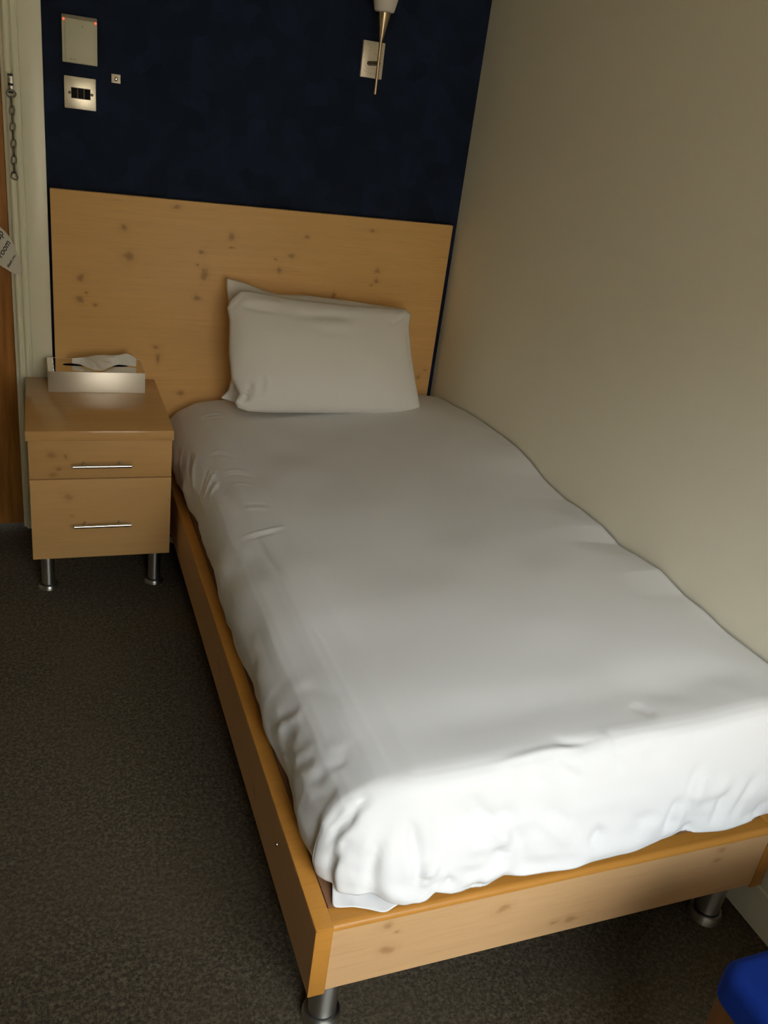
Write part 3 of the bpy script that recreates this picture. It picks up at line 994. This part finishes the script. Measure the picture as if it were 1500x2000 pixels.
# crumpled tissue pulled out of the slot
tz = TZ + .0012
yb_, yf_ = -.085, -.168
nI, nJ = 26, 12
keyx = np.array([143, 157, 170, 185, 200, 213, 230, 248, 266])
front_y = np.array([710, 712, 718, 723, 724.5, 718, 712, 714, 716])
back_y = np.array([700, 698, 697, 694, 693, 694, 694, 690, 699])
G = np.zeros((nI, nJ, 3))
for i in range(nI):
    px = 141 + (266 - 141) * i / (nI - 1)
    fy, by = np.interp(px, keyx, front_y), np.interp(px, keyx, back_y)
    for j in range(nJ):
        f = j / (nJ - 1)
        # lies on the lid at the front edge, rises to a ridge behind
        base = hit(px, fy, 2, tz)
        if base[1] < TY + .003:
            base[1] = TY + .003
        ridge = hit(px, by, 1, -.100)
        q = base * (1 - f) + ridge * f
        q[2] += .006 * math.sin(f * math.pi) * (.5 + .5 * math.sin(i * .9)) + .0035 * math.sin(i * 1.3 + j * .9) * math.sin(f * math.pi)
        q[2] = max(q[2], tz)
        G[i, j] = q
tis, _ = grid_mesh('tissue', G, 'tissue')
sm = tis.modifiers.new('subd', 'SUBSURF'); sm.levels = sm.render_levels = 2
tag(tis, 'crumpled white tissue pulled out of the steel box', 'tissue')

# ---------------------------------------------------------------- wall lamp
lamp = thing('wall_lamp', (-.390, 0, 1.55), 'slim metal wall lamp with white glass shade above the bed', 'lamp')
pz0, pz1 = 1.5545, 1.6565
pa, pb = hit(707.5, 114, 1, -.012), hit(749, 119.5, 1, -.012)
pz0, pz1 = hit(724.5, 152.5, 1, -.012)[2], hit(732, 81, 1, -.012)[2]
box('wall_plate', pa[0], pb[0], -.012, -.0005, pz0, pz1, 'satin', lamp, bev=.001)
LY = -.100
lx_, lz_ = hit(739, 124, 1, LY)[0], hit(739, 124, 1, LY)[2]
tube('arm', [(lx_, -.0125, lz_), (lx_, LY, lz_)], .0068, 'dark_bronze', lamp, seg=16)
zc0 = hit(750, 83, 1, LY)[2]
zc1 = hit(756, 26, 1, LY)[2]
zlo = hit(736, 185, 1, LY)[2]
lathe('stem', [(0, zlo - lz_), (.0045, zlo - lz_), (.0048, zc0 - lz_), (0, zc0 - lz_)], (lx_, LY, lz_), 'bronze', lamp)
lathe('cone_holder', [(.0048, zc0 - lz_), (.0215, zc1 - lz_), (.019, zc1 - lz_ + .001), (0, zc1 - lz_ + .001)], (lx_, LY, lz_), 'bronze', lamp)
lathe('glass_shade', [(0, zc1 - lz_ + .0012), (.026, zc1 - lz_ + .0012), (.030, zc1 - lz_ + .004), (.060, zc1 - lz_ + .13), (.066, zc1 - lz_ + .155), (.0635, zc1 - lz_ + .155), (.028, zc1 - lz_ + .008), (0, zc1 - lz_ + .006)],
      (lx_, LY, lz_), 'shade', lamp)

# ---------------------------------------------------------------- wall fittings by the door
rd = thing('card_reader', (-1.256, 0, 1.47), 'pale grey key card holder with two red lights above the switches', 'card holder')
RY = -.016
box('housing', -1.3030, -1.2090, RY, -.0005, 1.474, 1.594, 'grey_plastic', rd, bev=.002)
box('card_cover', -1.2945, -1.2165, RY - .004, RY + .0005, 1.4755, 1.583, 'grey_plastic', rd, bev=.0012)
box('top_cap', -1.3025, -1.2095, RY - .0025, RY + .0002, 1.5855, 1.5935, 'grey_dark', rd, bev=.001)
for px, py in ((124, 36), (186.5, 46)):
    q = hit(px, py, 1, RY - .003)
    lathe('indicator_light', [(0, .0025), (.0022, .0018), (.0030, 0), (0, 0)], (q[0], RY, q[2]), 'led', rd, axis=(0, -1, 0), seg=16)


def text_mesh(name, body, size, pos, ang, mat, parent, align='LEFT', shear=.0):
    cu = bpy.data.curves.new(name, 'FONT')
    cu.body = body
    cu.size = size
    cu.shear = shear
    cu.align_x = align
    cu.extrude = .0001
    cu.offset = size * .018
    tmp = bpy.data.objects.new(name, cu)
    COL.objects.link(tmp)
    dg = bpy.context.evaluated_depsgraph_get()
    me = bpy.data.meshes.new_from_object(tmp.evaluated_get(dg))
    bpy.data.objects.remove(tmp)
    mat4 = Matrix.Translation(pos) @ Matrix.Rotation(math.radians(90), 4, 'X') @ Matrix.Rotation(ang, 4, 'Z')
    me.transform(mat4)
    me.materials.clear()
    return link(name, me, mat, parent)


q = hit(137, 115, 1, RY - .0045)
# tiny illegible printed mark: a short dark line of letter-like ticks
bm = bmesh.new()
xx = q[0]
for wd in (.0030, .0012, .0016, .0012, .0018, .0012, .0016):
    add_box(bm, xx, xx + wd, RY - .0044, RY - .0038, q[2] - .0010, q[2] + (.0016 if wd > .0025 else .0004))
    xx += wd + .0008
link('printed_mark', bm_mesh(bm, 'mark'), 'grey_dark', rd)
q = hit(161, 52, 1, RY - .004)
lathe('sensor_dot', [(0, .0005), (.0012, .0004), (.0013, 0), (0, 0)], (q[0], RY - .004, q[2]), 'ink', rd, axis=(0, -1, 0), seg=12)

sw = thing('light_switch', (-1.2565, 0, 1.355), 'square cream switch plate with three black rockers', 'light switch')
SY = -.009
box('plate', -1.3005, -1.2135, SY, -.0005, 1.3555, 1.4405, 'cream_metal', sw, bev=.0018)
zc = hit(158, 183, 1, SY)[2]
xc = hit(158, 183, 1, SY)[0]
box('rocker_frame', xc - .0265, xc + .0265, SY - .0010, SY + .0005, zc - .0145, zc + .0145, 'grey_dark', sw, bev=.0005)
for k in (-1, 0, 1):
    box('rocker', xc + k * .0178 - .0075, xc + k * .0178 + .0075, SY - .0045, SY - .0005, zc - .0130, zc + .0130, 'black', sw, bev=.0012)
for k in (-1, 1):
    lathe('screw', [(0, .0010), (.0022, .0009), (.0040, .0002), (.0042, 0), (0, 0)], (xc + k * .0305, SY, zc), 'grey_dark', sw, axis=(0, -1, 0), seg=16)

ss = thing('wall_sensor', (-1.158, 0, 1.44), 'tiny square metal plate on the navy wall beside the switches', 'wall plate')
box('plate', -1.1705, -1.1455, -.010, -.0005, 1.4375, 1.461, 'satin', ss, bev=.001)
lathe('button', [(0, .0024), (.0045, .0022), (.0060, .0012), (.0065, 0), (0, 0)], (-1.158, -.010, 1.4485), 'chrome', ss, axis=(0, -1, 0), seg=20)

# ---------------------------------------------------------------- security chain on the door frame
ch = thing('door_chain', (-1.444, -.02, 1.15), 'steel security chain hanging on the white door frame', 'door chain')
q0 = hit(19, 147, 1, -.024)
q1 = hit(22, 180, 1, -.024)
cxx = (q0[0] + q1[0]) / 2
box('bracket', cxx - .0065, cxx + .0065, -.026, -.0115, q1[2] - .002, q0[2] + .004, 'steel', ch, bev=.0012)
box('keeper', cxx - .0068, cxx + .0068, -.029, -.0255, q0[2] - .0015, q0[2] + .0045, 'dark_rubber', ch, bev=.0008)
box('keeper', cxx - .0068, cxx + .0068, -.029, -.0255, q0[2] - .0260, q0[2] - .0200, 'dark_rubber', ch, bev=.0008)
box('keeper', cxx - .0068, cxx + .0068, -.030, -.0255, q1[2] - .003, q1[2] + .002, 'dark_rubber', ch, bev=.0008)


def oval(c, rx, rz, flat, n=20, tilt=0.0):
    pts = []
    for k in range(n):
        a = 2 * math.pi * k / n
        u_, v_ = rx * math.cos(a), rz * math.sin(a)
        u_, v_ = u_ * math.cos(tilt) - v_ * math.sin(tilt), u_ * math.sin(tilt) + v_ * math.cos(tilt)
        pts.append((c[0] + (u_ if flat else 0.12 * u_), c[1] + (0.12 * u_ if flat else u_), c[2] + v_))
    return pts


cyy = -.030
ring_c = hit(22, 183, 1, cyy)
tube('ring', oval(ring_c, .0115, .0095, True), .0024, 'chain', ch, closed=True, seg=8)
pix = [(22.0, 200), (23.8, 216), (24.2, 231.5), (24.8, 248), (25.6, 264), (26.3, 281), (26.8, 296), (27.0, 313), (27.8, 328.5)]
for k, (px, py) in enumerate(pix):
    c_ = hit(px, py, 1, cyy)
    flat = (k % 2 == 1)
    tube('link', oval(c_, .0062 if flat else .0058, .0128, flat, tilt=(-.12 if flat else 0)), .0023, 'chain', ch, closed=True, seg=8)
c_ = hit(28, 343.5, 1, cyy)
pts = [(c_[0], cyy, c_[2] + .0125), (c_[0] + .0055, cyy, c_[2] + .006), (c_[0] + .0088, cyy, c_[2] - .003), (c_[0] + .0072, cyy, c_[2] - .0095), (c_[0], cyy, c_[2] - .0098),
       (c_[0] - .0080, cyy, c_[2] - .0052), (c_[0] - .0076, cyy, c_[2] + .001), (c_[0] - .0045, cyy, c_[2] + .008)]
tube('end_ring', pts, .0025, 'chain', ch, closed=True, seg=8)

# ---------------------------------------------------------------- door hanger sign
SGY = -.034
sg = thing('door_hanger', (-1.52, SGY, .90), 'white make-up-the-room card hanging askew at the door edge', 'door sign')
pxs = [(0, 443), (10, 452), (18, 462), (25, 474), (31, 487), (37, 503), (41.5, 517), (42.5, 526), (41, 533), (36, 536), (30, 535.5), (24, 533), (12, 525.5), (0, 518),
       (-30, 499), (-62, 478), (-74, 456), (-76, 432), (-66, 412), (-48, 404), (-28, 414), (-12, 430)]
bm = bmesh.new()
fr_ = [bm.verts.new((hit(px, py, 1, SGY)[0], SGY, hit(px, py, 1, SGY)[2])) for px, py in pxs]
f = bm.faces.new(fr_)
r = bmesh.ops.extrude_face_region(bm, geom=[f])
for e in r['geom']:
    if isinstance(e, bmesh.types.BMVert):
        e.co.y += .0007
bmesh.ops.recalc_face_normals(bm, faces=bm.faces)
link('card', bm_mesh(bm, 'card'), 'paper', sg)


def sgp(px, py):
    q_ = hit(px, py, 1, SGY)
    return q_


pA, pB = sgp(3, 500), sgp(20, 472)
ang = math.atan2(pB[2] - pA[2], pB[0] - pA[0])
for body, size, (px, py), al, shr in (('make up', .0255, (7.5, 456), 'RIGHT', .35), ('the room', .0240, (21, 475), 'RIGHT', .35), ('thank you', .0108, (16.5, 523), 'LEFT', .35)):
    q_ = sgp(px, py)
    text_mesh('lettering', body, size, (q_[0], SGY - .0004, q_[2]), ang, 'ink', sg, al, shr)

# ---------------------------------------------------------------- chair in the corner of the picture
CX0, CX1, CY0, CY1, CZ = -.530, -.075, -2.80, -2.328, .455
chr_ = thing('chair', ((CX0 + CX1) / 2, (CY0 + CY1) / 2, 0), 'wooden chair with a bright blue upholstered seat near the foot of the bed', 'chair')
bm = bmesh.new()
add_box(bm, CX0, CX1, CY0, CY1, CZ - .055, CZ)
vert_e = [e for e in bm.edges if abs(e.verts[0].co.z - e.verts[1].co.z) > .01]
bmesh.ops.bevel(bm, geom=vert_e, offset=.035, segments=6, profile=.5, affect='EDGES')
top_e = [e for e in bm.edges if all(v_.co.z > CZ - .001 for v_ in e.verts)]
bmesh.ops.bevel(bm, geom=top_e, offset=.020, segments=5, profile=.5, affect='EDGES')
link('seat', bm_mesh(bm, 'seat', True, 50), 'blue', chr_)
for (lx, ly) in ((CX0 + .012, CY1 - .057), (CX0 + .012, CY0 + .012)):
    box('leg', lx, lx + .045, ly, ly + .045, 0, CZ - .0555, 'chair_wood', chr_, bev=.003)
for ly in (CY1 - .057, CY0 + .012):
    box('leg', CX1 - .050, CX1 - .012, ly, ly + .040, 0, CZ - .0555, 'chair_wood', chr_, bev=.003)
box('apron', CX0 + .016, CX0 + .036, CY0 + .057, CY1 - .057, CZ - .115, CZ - .0555, 'chair_wood', chr_)
box('apron', CX0 + .057, CX1 - .050, CY1 - .034, CY1 - .014, CZ - .115, CZ - .0555, 'chair_wood', chr_)
box('apron', CX0 + .057, CX1 - .050, CY0 + .014, CY0 + .034, CZ - .115, CZ - .0555, 'chair_wood', chr_)
for ly in (CY1 - .060, CY0 + .020):
    box('back_post', CX1 - .002, CX1 + .028, ly, ly + .040, .35, .84, 'chair_wood', chr_, bev=.003)
box('backrest', CX1 - .012, CX1 + .018, CY0 + .062, CY1 - .062, .58, .83, 'blue', chr_, bev=.008)
